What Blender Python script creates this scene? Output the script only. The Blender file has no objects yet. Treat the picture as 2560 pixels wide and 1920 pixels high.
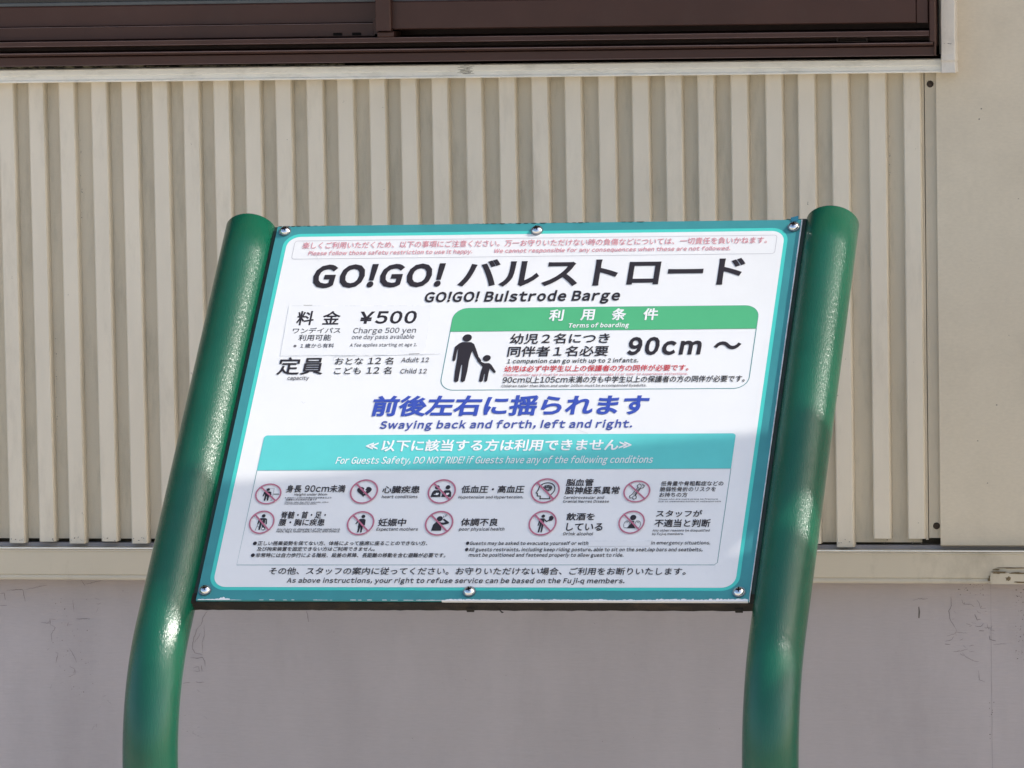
import bpy, bmesh, math, random
from mathutils import Vector, Matrix

# ------------------------------------------------------------------ camera
sc = bpy.context.scene
COL = sc.collection
cd = bpy.data.cameras.new('camera'); cam = bpy.data.objects.new('camera', cd); COL.objects.link(cam)
cd.sensor_width = 36.0; cd.lens = 190.33; cd.clip_start = 0.1; cd.clip_end = 1000
cam.matrix_world = Matrix(((0.985854, 0.001744, 0.167597, 1.0058),
                           (0.166719, 0.092574, -0.981649, -6.4987),
                           (-0.017227, 0.995704, 0.090974, 1.5992), (0, 0, 0, 1)))
sc.camera = cam

# ------------------------------------------------------------------ sky, sun, exposure
SUN_EL, SUN_AZ = math.radians(42), math.radians(90)      # azimuth clockwise from +Y
w = bpy.data.worlds.new('World'); sc.world = w; w.use_nodes = True
nt = w.node_tree; bg = nt.nodes['Background']
sky = nt.nodes.new('ShaderNodeTexSky'); sky.sky_type = 'NISHITA'; sky.sun_disc = False
sky.sun_elevation = SUN_EL; sky.sun_rotation = SUN_AZ; sky.dust_density = 3.0
nt.links.new(sky.outputs[0], bg.inputs[0]); bg.inputs[1].default_value = 0.15
sd = bpy.data.lights.new('sun', 'SUN'); sun = bpy.data.objects.new('sun', sd); COL.objects.link(sun)
sd.energy = 2.1; sd.angle = math.radians(0.53); sd.color = (1.0, 0.95, 0.88)
L = Vector((math.sin(SUN_AZ)*math.cos(SUN_EL), math.cos(SUN_AZ)*math.cos(SUN_EL), math.sin(SUN_EL)))
sun.rotation_euler = L.to_track_quat('Z', 'Y').to_euler(); sun.location = L*20
sc.view_settings.view_transform = 'Standard'; sc.view_settings.look = 'None'
sc.view_settings.exposure = 0.9; sc.view_settings.gamma = 1.0
sc.view_settings.use_curve_mapping = False

# measured layout of the board (metres, board coordinates)
TEXTS = [
    ('楽しくご利用いただくため、以下の事項にご注意ください。万一お守りいただけない時の負傷などについては、一切責任を負いかねます。', 'pink', 0.3, 0, 'B', -0.2659, 0.2646, 0.4980, 0.00997),
    ('Please follow those safetu restriction to use it happy.', 'pink', 0.6, 1, 'L', -0.2572, -0.0675, 0.4884, 0.00584),
    ('We cannot responsible for any consequences when these are not followed.', 'pink', 0.6, 1, 'L', -0.0433, 0.2251, 0.4888, 0.00579),
    ('GO!GO!', 'black', 1.7, 0.9, 'L', -0.2469, -0.0956, 0.4397, 0.03391),
    ('バルストロード', 'black', 1.5, 0, 'B', -0.0782, 0.2442, 0.4383, 0.04098),
    ('GO!GO! Bulstrode Barge', 'black', 1.5, 1, 'L', -0.1129, 0.1095, 0.4169, 0.01485),
    ('料', 'black', 2.0, 0, 'B', -0.2545, -0.2348, 0.3849, 0.02077),
    ('金', 'black', 2.0, 0, 'B', -0.2250, -0.2045, 0.3854, 0.01990),
    ('¥500', 'black', 1.2, 0.6, 'L', -0.1834, -0.1170, 0.3862, 0.01818),
    ('ワンデイパス', 'black', 0.3, 0, 'B', -0.2561, -0.2012, 0.3729, 0.00824),
    ('利用可能', 'black', 0.4, 0, 'B', -0.2478, -0.2103, 0.3621, 0.00906),
    ('※１歳から有料', 'grey', 0.4, 0, 'B', -0.2517, -0.2052, 0.3516, 0.00651),
    ('Charge 500 yen', 'grey', 0.4, 0.6, 'L', -0.1868, -0.1149, 0.3725, 0.00758),
    ('one day pass available', 'grey', 0.5, 0.6, 'L', -0.1869, -0.1156, 0.3639, 0.00610),
    ('A fee applies starting at age 1.', 'grey', 0.4, 0.6, 'L', -0.1871, -0.1105, 0.3530, 0.00461),
    ('定員', 'black', 0.75, 0, 'B', -0.2647, -0.2119, 0.3130, 0.02549),
    ('capacity', 'grey', 0.6, 0.6, 'L', -0.2506, -0.2260, 0.3058, 0.00541),
    ('おとな 12 名', 'black', 0.5, 0, 'B', -0.2002, -0.1341, 0.3270, 0.01044),
    ('こども 12 名', 'black', 0.5, 0, 'B', -0.1988, -0.1339, 0.3133, 0.01041),
    ('Adult 12', 'grey', 0.6, 0.6, 'L', -0.1251, -0.0938, 0.3301, 0.00646),
    ('Child 12', 'grey', 0.6, 0.6, 'L', -0.1238, -0.0938, 0.3139, 0.00643),
    ('利', 'white', 1.6, 0, 'B', 0.0328, 0.0490, 0.3876, 0.01679),
    ('用', 'white', 1.6, 0, 'B', 0.0682, 0.0837, 0.3878, 0.01624),
    ('条', 'white', 1.6, 0, 'B', 0.1029, 0.1194, 0.3879, 0.01727),
    ('件', 'white', 1.6, 0, 'B', 0.1383, 0.1550, 0.3877, 0.01725),
    ('Terms of boarding', 'white', 1.4, 1, 'L', 0.0563, 0.1244, 0.3777, 0.00627),
    ('幼児２名につき', 'black', 1.0, 0, 'B', -0.0064, 0.1051, 0.3549, 0.01513),
    ('同伴者１名必要', 'black', 1.0, 0, 'B', -0.0065, 0.1060, 0.3367, 0.01507),
    ('90cm', 'black', 1.7, 0.5, 'L', 0.1268, 0.2094, 0.3380, 0.02538),
    ('〜', 'black', 1.6, 0.5, 'B', 0.2223, 0.2529, 0.3451, 0.01135),
    ('1 companion can go with up to 2 infants.', 'black', 0.8, 0.7, 'L', -0.0052, 0.1416, 0.3274, 0.00596),
    ('幼児は必ず中学生以上の保護者の方の同伴が必要です。', 'red', 0.9, 0.3, 'B', -0.0069, 0.1984, 0.3150, 0.00905),
    ('Children under age 6 must be accompanied by a personage 12 or older to experience attractions.', 'pink', 0.6, 1, 'L', -0.0071, 0.1984, 0.3093, 0.00310),
    ('90cm以上105cm未満の方も中学生以上の保護者の方の同伴が必要です。', 'black', 0.8, 0.3, 'B', -0.0066, 0.2623, 0.2987, 0.00953),
    ('Children taller than 90cm and under 105cm must be accompanoed byadults.', 'grey', 0.8, 1, 'L', -0.0070, 0.1549, 0.2933, 0.00334),
    ('前後左右に揺られます', 'blue', 1.9, 0.6, 'B', -0.1484, 0.1607, 0.2527, 0.02950),
    ('Swaying back and forth, left and right.', 'blue2', 1.3, 1, 'L', -0.1350, 0.1466, 0.2354, 0.01073),
    ('≪以下に該当する方は利用できません≫', 'white', 1.5, 0.2, 'B', -0.1461, 0.1486, 0.2029, 0.01671),
    ('For Guests Safety, DO NOT RIDE! if Guests have any of the following conditions', 'white', 0.6, 2, 'L', -0.1764, 0.1753, 0.1860, 0.00957),
    ('身長 90cm未満', 'black', 1.2, 0.2, 'B', -0.2256, -0.1595, 0.1464, 0.01056),
    ('Height under 90cm', 'black', 0.8, 1, 'L', -0.2152, -0.1784, 0.1423, 0.00299),
    ('※90cm～105cm未満の方は中学生以上の', 'grey', 0.3, 0.6, 'B', -0.2251, -0.1728, 0.1379, 0.00246),
    ('保護者の方の同伴が必要です', 'grey', 0.3, 0.6, 'B', -0.2237, -0.1888, 0.1353, 0.00228),
    ('Children taller than 90cm and under 105cm', 'grey', 0.3, 1, 'L', -0.2241, -0.1752, 0.1321, 0.00175),
    ('must be accompanied by adults.', 'grey', 0.3, 1, 'L', -0.2240, -0.1879, 0.1299, 0.00175),
    ('心臓疾患', 'black', 1.2, 0.2, 'B', -0.1180, -0.0763, 0.1450, 0.01052),
    ('heart conditions', 'black', 0.8, 1, 'L', -0.1171, -0.0772, 0.1384, 0.00402),
    ('低血圧・高血圧', 'black', 1.2, 0.2, 'B', -0.0306, 0.0389, 0.1451, 0.01048),
    ('Hypotension and Hypertension.', 'black', 0.8, 1, 'L', -0.0321, 0.0393, 0.1378, 0.00366),
    ('脳血管', 'black', 1.2, 0.2, 'B', 0.0836, 0.1136, 0.1545, 0.00996),
    ('脳神経系異常', 'black', 1.2, 0.2, 'B', 0.0838, 0.1435, 0.1432, 0.01073),
    ('Cerebrovasular and', 'black', 0.7, 1, 'L', 0.0835, 0.1278, 0.1370, 0.00357),
    ('Cranial Nerres Disease', 'black', 0.7, 1, 'L', 0.0835, 0.1340, 0.1317, 0.00357),
    ('低骨量や骨粗鬆症などの', 'black', 0.6, 0.2, 'B', 0.1874, 0.2552, 0.1544, 0.00655),
    ('脆弱性骨折のリスクを', 'black', 0.6, 0.2, 'B', 0.1872, 0.2479, 0.1467, 0.00654),
    ('お持ちの方', 'black', 0.6, 0.2, 'B', 0.1875, 0.2179, 0.1390, 0.00652),
    ('Those who are more prone to fracture', 'grey', 0.3, 1, 'L', 0.1873, 0.2517, 0.1354, 0.00178),
    ('due to weakened bones or osteoporosis', 'grey', 0.3, 1, 'L', 0.1874, 0.2554, 0.1323, 0.00178),
    ('脊髄・首・足・', 'black', 1.0, 0.2, 'B', -0.2254, -0.1751, 0.1103, 0.01013),
    ('腰・胸に疾患', 'black', 1.0, 0.2, 'B', -0.2261, -0.1749, 0.1004, 0.00976),
    ('Any injury or disorders of the spinal cord,', 'black', 0.4, 1, 'L', -0.2265, -0.1559, 0.0944, 0.00278),
    ('neck, legs, lower back, chest, and others.', 'black', 0.4, 1, 'L', -0.2267, -0.1561, 0.0915, 0.00278),
    ('妊娠中', 'black', 1.2, 0.2, 'B', -0.1156, -0.0847, 0.0997, 0.01076),
    ('Expectant mothers', 'black', 0.8, 1, 'L', -0.1161, -0.0701, 0.0937, 0.00416),
    ('体調不良', 'black', 1.2, 0.2, 'B', -0.0244, 0.0166, 0.0998, 0.01090),
    ('poor physical health', 'black', 0.8, 1, 'L', -0.0249, 0.0249, 0.0938, 0.00414),
    ('飲酒を', 'black', 1.2, 0.2, 'B', 0.0900, 0.1211, 0.1068, 0.01104),
    ('している', 'black', 1.2, 0.2, 'B', 0.0918, 0.1315, 0.0934, 0.01061),
    ('Drink alcohol', 'black', 0.8, 1, 'L', 0.0897, 0.1220, 0.0873, 0.00412),
    ('スタッフが', 'black', 1.1, 0.2, 'B', 0.1871, 0.2370, 0.1120, 0.00944),
    ('不適当と判断', 'black', 1.1, 0.2, 'B', 0.1869, 0.2474, 0.0982, 0.01098),
    ('Any other reasons be disqualified', 'black', 0.4, 1, 'L', 0.1861, 0.2478, 0.0924, 0.00294),
    ('by fuji-q members.', 'black', 0.4, 1, 'L', 0.1862, 0.2203, 0.0877, 0.00293),
    ('●正しい搭乗姿勢を保てない方、体格によって座席に座ることのできない方、', 'black', 0.8, 0.5, 'B', -0.2500, -0.0565, 0.0736, 0.00605),
    ('及び拘束装置を固定できない方はご利用できません。', 'black', 0.8, 0.5, 'B', -0.2442, -0.1132, 0.0659, 0.00585),
    ('●非常時には自力歩行による階段、段差の昇降、長距離の移動を含む避難が必要です。', 'black', 0.8, 0.5, 'B', -0.2495, -0.0344, 0.0572, 0.00621),
    ('●Guests may be asked to evacuate yourself or with', 'black', 0.9, 1, 'L', -0.0147, 0.1189, 0.0743, 0.00452),
    ('in emergency situations.', 'black', 0.9, 1, 'L', 0.1866, 0.2506, 0.0749, 0.00448),
    ('●All guests restraints, including keep riding posture, able to sit on the seat,lap bars and seatbelts,', 'black', 0.9, 1, 'L', -0.0145, 0.2434, 0.0657, 0.00470),
    ('must be positioned and fastened properly to allow guest to ride.', 'black', 0.9, 1, 'L', -0.0092, 0.1593, 0.0584, 0.00470),
    ('その他、スタッフの案内に従ってください。お守りいただけない場合、ご利用をお断りいたします。', 'black', 0.6, 0.2, 'B', -0.2253, 0.2288, 0.0339, 0.00999),
    ('As above instructions, your right to refuse service can be based on the Fuji-q members.', 'black', 0.8, 1, 'L', -0.2036, 0.1649, 0.0229, 0.00651),
]
RINGS = [
    (-0.2444, 0.1443, 0.01463, 0.01444),
    (-0.1380, 0.1472, 0.01561, 0.01686),
    (-0.0516, 0.1471, 0.01551, 0.01698),
    (0.0623, 0.1478, 0.01586, 0.01713),
    (0.1625, 0.1466, 0.01467, 0.01508),
    (-0.2450, 0.1051, 0.01411, 0.01607),
    (-0.1348, 0.1037, 0.01512, 0.01652),
    (-0.0480, 0.1035, 0.01557, 0.01699),
    (0.0654, 0.1037, 0.01530, 0.01717),
    (0.1621, 0.1047, 0.01427, 0.01573),
]
WARN_FRAME = [(-0.2757, 0.4830), (0.2752, 0.4834), (0.2747, 0.5105), (-0.2763, 0.5099)]
TERMS_BOX = [(-0.0748, 0.2895), (0.2668, 0.2906), (0.2659, 0.4084), (-0.0770, 0.4071)]
TERMS_LINE = [(-0.0761, 0.3734), (0.2669, 0.3751)]
BANNER = [(-0.2629, 0.1775), (0.2608, 0.1782), (0.2610, 0.2271), (-0.2635, 0.2265)]
LIST_BOX = [(-0.2633, 0.0469), (0.2608, 0.0479)]
PRICE_STICKER = [(-0.2645, 0.3408), (-0.1006, 0.3409), (-0.1034, 0.4117), (-0.2668, 0.4137)]
CAPACITY_STICKER = [(-0.1973, 0.3043), (-0.0822, 0.3058), (-0.0803, 0.3421), (-0.2022, 0.3392)]
COVER_STICKER = [(0.1188, 0.0725), (0.1857, 0.0729), (0.1855, 0.0799), (0.1187, 0.0796)]
KANA_STICKER = [(0.1609, 0.4052), (0.2755, 0.4064), (0.2747, 0.4694), (0.1548, 0.4712)]
SCREWS = [(-0.2902, 0.5249), (0.0016, 0.5212), (0.2925, 0.5218), (-0.2920, 0.0124), (-0.0014, 0.0112), (0.2886, 0.0112)]
ADULT = [(-0.0632, 0.3568), (-0.0602, 0.3583), (-0.0499, 0.3582), (-0.0462, 0.3553), (-0.0427, 0.3475), (-0.0388, 0.3376), (-0.0347, 0.3318), (-0.0355, 0.3292), (-0.0392, 0.3319), (-0.0429, 0.3376), (-0.0468, 0.3454), (-0.0476, 0.3423), (-0.0485, 0.3319), (-0.0483, 0.3164), (-0.0491, 0.3025), (-0.0513, 0.3007), (-0.0538, 0.3025), (-0.0544, 0.3139), (-0.0553, 0.3255), (-0.0564, 0.3255), (-0.0565, 0.3139), (-0.0564, 0.3025), (-0.0586, 0.3007), (-0.0613, 0.3026), (-0.0622, 0.3165), (-0.0624, 0.3347), (-0.0633, 0.3490), (-0.0640, 0.3456), (-0.0641, 0.3334), (-0.0651, 0.3308), (-0.0673, 0.3321), (-0.0677, 0.3373), (-0.0674, 0.3516)]
CHILD = [(-0.0386, 0.3339), (-0.0335, 0.3292), (-0.0307, 0.3279), (-0.0252, 0.3278), (-0.0223, 0.3252), (-0.0161, 0.3156), (-0.0166, 0.3135), (-0.0187, 0.3143), (-0.0236, 0.3201), (-0.0239, 0.3136), (-0.0240, 0.3028), (-0.0253, 0.3007), (-0.0274, 0.3023), (-0.0278, 0.3123), (-0.0286, 0.3123), (-0.0289, 0.3028), (-0.0304, 0.3007), (-0.0331, 0.3023), (-0.0331, 0.3124), (-0.0321, 0.3227), (-0.0351, 0.3261), (-0.0395, 0.3313)]
HEADS = [(-0.0553, 0.3643), (-0.0290, 0.3349)]
RIB_LEFT = [-0.7383, -0.6999, -0.6616, -0.6206, -0.5822, -0.5434, -0.5046, -0.4664, -0.4278, -0.3888, -0.3499, -0.3115, -0.2717, -0.2330, -0.1943, -0.1523, -0.1114, -0.0710, -0.0302, 0.0110, 0.0521, 0.0926, 0.1321, 0.1725, 0.2147, 0.2539, 0.2945, 0.3394, 0.3812]
CRACK_LINES = [
    [(-0.4916, 0.7151), (-0.4973, 0.7080), (-0.4996, 0.6985)],
    [(-0.4996, 0.6985), (-0.5052, 0.6931), (-0.5101, 0.6795), (-0.5120, 0.6672), (-0.5080, 0.6625), (-0.4984, 0.6599)],
    [(-0.4962, 0.6972), (-0.4958, 0.6850), (-0.4994, 0.6755), (-0.4990, 0.6626)],
    [(-0.5144, 0.6564), (-0.5054, 0.6561), (-0.4992, 0.6571), (-0.4965, 0.6524), (-0.4960, 0.6456)],
    [(-0.5112, 0.6435), (-0.5049, 0.6455), (-0.5030, 0.6394), (-0.5113, 0.6394)],
    [(-0.5008, 0.6469), (-0.5003, 0.6395)],
    [(-0.5248, 0.6243), (-0.5158, 0.6254)],
    [(-0.5081, 0.6265), (-0.5054, 0.6252), (-0.4978, 0.6256)],
    [(-0.5091, 0.6754), (-0.5005, 0.6877)],
    [(-0.3667, 0.7158), (-0.3647, 0.7115), (-0.3642, 0.7020)],
    [(-0.7047, 0.6996), (-0.6924, 0.6986), (-0.6934, 0.7040), (-0.6857, 0.7030)],
    [(-0.6925, 0.6975), (-0.6863, 0.6932), (-0.6917, 0.6844), (-0.6913, 0.6757)],
    [(-0.6867, 0.6626), (-0.6834, 0.6605), (-0.6870, 0.6484)],
    [(-0.6688, 0.6671), (-0.6624, 0.6562), (-0.6603, 0.6497)],
    [(-0.6693, 0.6442), (-0.6628, 0.6409), (-0.6640, 0.6344), (-0.6708, 0.6311)],
    [(-0.6628, 0.7282), (-0.6620, 0.7129)],
    [(-0.6589, 0.7042), (-0.6412, 0.7043)],
    [(-0.7561, 0.7353), (-0.7505, 0.7365), (-0.7496, 0.7277)],
    [(-0.7565, 0.7207), (-0.7476, 0.7208)],
    [(-0.7471, 0.7398), (-0.7270, 0.7409), (-0.7240, 0.7257)],
    [(-0.7225, 0.7410), (-0.6957, 0.7465)],
    [(-0.6521, 0.7533), (-0.6468, 0.7457)],
    [(-0.6467, 0.7478), (-0.6266, 0.7523)],
    [(0.3843, 0.7327), (0.3914, 0.7345), (0.4028, 0.7345)],
    [(0.4309, 0.7373), (0.4312, 0.7267), (0.4281, 0.7196), (0.4297, 0.7091), (0.4366, 0.6976), (0.4370, 0.6950)],
    [(0.4260, 0.6896), (0.4348, 0.6923), (0.4366, 0.6945), (0.4497, 0.6928)],
    [(0.4233, 0.6829), (0.4303, 0.6843), (0.4339, 0.6888)],
    [(0.4224, 0.6798), (0.4294, 0.6790)],
    [(0.4328, 0.6702), (0.4416, 0.6711), (0.4504, 0.6738)],
    [(0.4440, 0.7338), (0.4457, 0.7286), (0.4500, 0.7286), (0.4562, 0.7277), (0.4588, 0.7251)],
    [(0.4615, 0.7339), (0.4649, 0.7304), (0.4666, 0.7234), (0.4727, 0.7234)],
    [(0.4595, 0.7163), (0.4621, 0.7092), (0.4665, 0.7101)],
    [(0.4594, 0.7017), (0.4664, 0.7013), (0.4699, 0.7049)],
    [(0.4708, 0.6996), (0.4795, 0.6992), (0.4804, 0.7023)],
    [(0.4777, 0.6978), (0.4830, 0.6961)],
    [(0.4637, 0.6960), (0.4707, 0.6960)],
    [(0.4768, 0.6899), (0.4772, 0.6855), (0.4846, 0.6838)],
    [(0.4416, 0.6676), (0.4459, 0.6658)],
    [(0.4820, 0.6793), (0.4977, 0.6803)],
    [(0.4443, 0.6690), (0.4485, 0.6637), (0.4589, 0.6585), (0.4642, 0.6579)],
    [(0.4630, 0.6469), (0.4640, 0.6363), (0.4713, 0.6331)],
]


# ------------------------------------------------------------------ materials
def lin(r, g, b):
    f = lambda c: c/12.92 if c <= .04045 else ((c+.055)/1.055)**2.4
    return (f(r/255), f(g/255), f(b/255))

def mat(name, col, rough=.5, metal=0, var=0.0, vscale=20, dirt=None, dscale=8, damt=.5, dlo=.5, dhi=.75,
        stretch=(1, 1, 1), bump=0.0, bscale=300, bdist=.001, coat=0, spec=None, fine=0.0, rvar=0.0, bdetail=5):
    """Principled with noise variation, a stain colour masked by a second noise, and fine relief."""
    m = bpy.data.materials.new(name); m.use_nodes = True
    t = m.node_tree; N = t.nodes; K = t.links
    p = N['Principled BSDF']
    p.inputs['Roughness'].default_value = rough; p.inputs['Metallic'].default_value = metal
    if coat: p.inputs['Coat Weight'].default_value = coat; p.inputs['Coat Roughness'].default_value = .14
    if spec is not None: p.inputs['Specular IOR Level'].default_value = spec
    tc = N.new('ShaderNodeTexCoord'); mp = N.new('ShaderNodeMapping'); mp.inputs['Scale'].default_value = stretch
    K.new(tc.outputs['Object'], mp.inputs[0])
    def noise(scale, detail=4, src=mp, ro=.6):
        n = N.new('ShaderNodeTexNoise'); n.inputs['Scale'].default_value = scale
        n.inputs['Detail'].default_value = detail; n.inputs['Roughness'].default_value = ro
        K.new(src.outputs[0], n.inputs['Vector']); return n
    def ramp(n, a, b, lo, hi):
        r = N.new('ShaderNodeMapRange'); r.inputs[1].default_value = a; r.inputs[2].default_value = b
        r.inputs[3].default_value = lo; r.inputs[4].default_value = hi
        K.new(n.outputs[0], r.inputs[0]); return r
    rgb = N.new('ShaderNodeRGB'); rgb.outputs[0].default_value = (*col, 1); cur = rgb.outputs[0]
    def mult(cur, r):
        mx = N.new('ShaderNodeMix'); mx.data_type = 'RGBA'; mx.blend_type = 'MULTIPLY'; mx.inputs[0].default_value = 1
        K.new(cur, mx.inputs[6]); K.new(r.outputs[0], mx.inputs[7]); return mx.outputs[2]
    if var: cur = mult(cur, ramp(noise(vscale), .3, .7, 1-var, 1+var))
    if fine: cur = mult(cur, ramp(noise(620, 3, tc), .3, .7, 1-fine, 1+fine))
    if dirt:
        r = ramp(noise(dscale, 8, mp, .72), dlo, dhi, 0, damt)
        mx = N.new('ShaderNodeMix'); mx.data_type = 'RGBA'
        K.new(r.outputs[0], mx.inputs[0]); K.new(cur, mx.inputs[6]); mx.inputs[7].default_value = (*dirt, 1); cur = mx.outputs[2]
    K.new(cur, p.inputs['Base Color'])
    if rvar: K.new(ramp(noise(vscale*2), .3, .7, rough-rvar, rough+rvar).outputs[0], p.inputs['Roughness'])
    if bump:
        b = N.new('ShaderNodeBump'); b.inputs['Strength'].default_value = bump; b.inputs['Distance'].default_value = bdist
        n = noise(bscale, bdetail, tc); K.new(n.outputs[0], b.inputs['Height']); K.new(b.outputs[0], p.inputs['Normal'])
        if coat: K.new(b.outputs[0], p.inputs['Coat Normal'])
    return m

M = {}
M['rib'] = mat('rib_paint', (.69, .62, .50), .55, var=.04, vscale=6, dirt=(.25, .22, .17), dscale=5, damt=.35, dlo=.52, dhi=.8, stretch=(4, 4, 1), bump=.25, bscale=260, bdist=.0006, fine=.04)
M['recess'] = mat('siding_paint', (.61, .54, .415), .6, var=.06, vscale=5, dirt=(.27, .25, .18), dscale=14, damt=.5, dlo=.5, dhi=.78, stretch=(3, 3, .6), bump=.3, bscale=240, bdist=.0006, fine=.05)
M['panel'] = mat('corner_panel_paint', (.60, .53, .41), .55, var=.05, vscale=3, dirt=(.40, .35, .27), dscale=5, damt=.4, bump=.12, bscale=200, bdist=.0006, fine=.04)
M['trim'] = mat('trim_paint', (.88, .86, .78), .5, var=.05, vscale=9, dirt=(.38, .36, .3), dscale=26, damt=.5, dlo=.5, dhi=.8, stretch=(1, 1, 3), bump=.15, bscale=200, bdist=.0006, fine=.03)
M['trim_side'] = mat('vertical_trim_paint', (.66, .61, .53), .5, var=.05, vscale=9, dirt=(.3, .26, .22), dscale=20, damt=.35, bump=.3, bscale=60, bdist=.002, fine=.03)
M['flash'] = mat('flashing_paint', (.56, .495, .38), .5, var=.05, vscale=7, dirt=(.2, .17, .11), dscale=12, damt=.5, dlo=.56, dhi=.8, stretch=(1, 1, .6), bump=.15, bscale=160, bdist=.0008, fine=.04)
M['rust'] = mat('rusty_metal', (.17, .12, .06), .8, var=.3, vscale=60, dirt=(.3, .24, .15), dscale=90, damt=.8, bump=.6, bscale=300, bdist=.001)
M['plaster'] = mat('mauve_plaster', (.435, .39, .387), .85, var=.07, vscale=5, dirt=(.27, .235, .235), dscale=6, damt=.35, dlo=.5, dhi=.85, stretch=(1.4, 1.4, .5), bump=.35, bscale=55, bdist=.002, bdetail=3, fine=.03)
M['crack'] = mat('crack_dark', (.25, .22, .22), .9)
M['flake'] = mat('paint_flake', (.40, .365, .375), .8, var=.1, vscale=60)
M['stain'] = mat('stain_dark', (.17, .15, .135), .9, var=.2, vscale=90)
M['bronze'] = mat('brown_aluminium', (.054, .0235, .0175), .42, var=.14, vscale=7, dirt=(.07, .045, .038), dscale=18, damt=.25, spec=.3, bump=.08, bscale=200, bdist=.0005, fine=.06)
M['bronze_edge'] = mat('pale_brown_edge', (.15, .098, .088), .4, var=.2, vscale=30)  # lighter brown for edge strips; on the sash it paints a lit edge
M['dark'] = mat('dark_gap', (.010, .008, .007), .95, spec=.05)
M['grime'] = mat('grimy_backing', (.07, .06, .045), .9, var=.5, vscale=60, dirt=(.02, .018, .012), dscale=40, damt=.8)
M['seal'] = mat('grey_gasket', (.075, .08, .078), .6, var=.15, vscale=30)
M['sealant'] = mat('old_sealant', (.17, .155, .11), .9, dirt=(.012, .012, .008), dscale=70, damt=1, dlo=.42, dhi=.56, stretch=(1, 1, 2))
M['screw_dark'] = mat('dark_screw', (.05, .035, .025), .5, metal=.6, var=.3, vscale=200)
M['post'] = mat('green_gloss_paint', (.004, .084, .045), .19, var=.14, vscale=9, dirt=(.015, .08, .05), dscale=14, damt=.5, bump=.65, bscale=125, bdist=.0005, bdetail=2.2, coat=.0)
M['frame_green'] = mat('dark_green_frame', (.008, .045, .030), .4, dirt=(.02, .018, .012), dscale=30, damt=.9, dlo=.4, dhi=.6, bump=.4, bscale=200)
M['frame_rust'] = mat('mossy_black_channel', (.022, .016, .010), .85, dirt=(.07, .045, .025), dscale=55, damt=.8, dlo=.5, dhi=.7, stretch=(.5, 1, 1), bump=.8, bscale=180, bdist=.002)
M['white'] = mat('sign_white', (.73, .727, .712), .34, var=.015, vscale=14, dirt=(.50, .49, .46), dscale=5, damt=.16, dlo=.45, dhi=.8, fine=.015, bump=.06, bscale=60, bdist=.001)
M['patch'] = mat('sticker_white', (.715, .713, .70), .42)
M['patch_edge'] = mat('sticker_edge', (.52, .53, .53), .6, dirt=(.8, .8, .8), dscale=50, damt=1, dlo=.45, dhi=.55)
M['teal'] = mat('border_teal', (.042, .240, .252), .35, var=.06, vscale=30, bump=.06, bscale=200)
M['teal_dark'] = mat('old_border_teal', (.022, .150, .215), .35, var=.06, vscale=30)
M['turq'] = mat('border_turquoise', (.060, .520, .450), .35)
M['banner'] = mat('banner_turquoise', (.105, .520, .495), .35, var=.05, vscale=14)
M['green'] = mat('header_green', (.075, .390, .175), .35, var=.03, vscale=20)
M['black'] = mat('print_black', (.020, .015, .018), .45)
M['grey'] = mat('print_grey', (.075, .07, .08), .5)
M['pink'] = mat('print_faded_red', (.60, .24, .28), .5)
M['red'] = mat('print_red', (.52, .035, .05), .5)
M['ring'] = mat('print_ring_red', (.43, .135, .20), .5)
M['blue'] = mat('print_blue', (.035, .070, .36), .45)
M['blue2'] = mat('print_blue_small', (.05, .075, .30), .45)
M['wtext'] = mat('print_white', (.74, .74, .73), .4)
M['line'] = mat('print_line', (.075, .24, .24), .5)
M['line_grey'] = mat('print_line_grey', (.42, .40, .42), .5)
M['metal'] = mat('screw_steel', (.78, .77, .75), .16, metal=1, bump=.05, bscale=500)
M['washer'] = mat('washer_steel', (.35, .35, .34), .35, metal=1)
M['ground'] = mat('pavement', (.56, .49, .39), .85, var=.12, vscale=2, bump=.4, bscale=60, bdist=.004)
M['roof'] = mat('eave_paint', (.42, .40, .36), .6, var=.05, vscale=3)
M['roofing'] = mat('roof_sheet', (.16, .17, .18), .6, var=.1, vscale=3)
M['timber'] = mat('blocker_timber', (.23, .17, .12), .7, var=.2, vscale=6, stretch=(1, 8, 8), bump=.3, bscale=40)  # wood of the added shade slats
def glass():
    m = bpy.data.materials.new('window_glass'); m.use_nodes = True
    p = m.node_tree.nodes['Principled BSDF']; p.inputs['Base Color'].default_value = (.012, .014, .014, 1)
    p.inputs['Roughness'].default_value = .04; return m
M['glass'] = glass()

# ------------------------------------------------------------------ mesh helpers
def link(name, verts, faces, m, parent=None, smooth=False):
    me = bpy.data.meshes.new(name); me.from_pydata(verts, [], faces); me.validate()
    bm = bmesh.new(); bm.from_mesh(me); bmesh.ops.recalc_face_normals(bm, faces=bm.faces); bm.to_mesh(me); bm.free()
    if smooth:
        for p in me.polygons: p.use_smooth = True
    me.materials.append(m)
    o = bpy.data.objects.new(name, me); COL.objects.link(o)
    if parent: o.parent = parent
    return o

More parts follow.
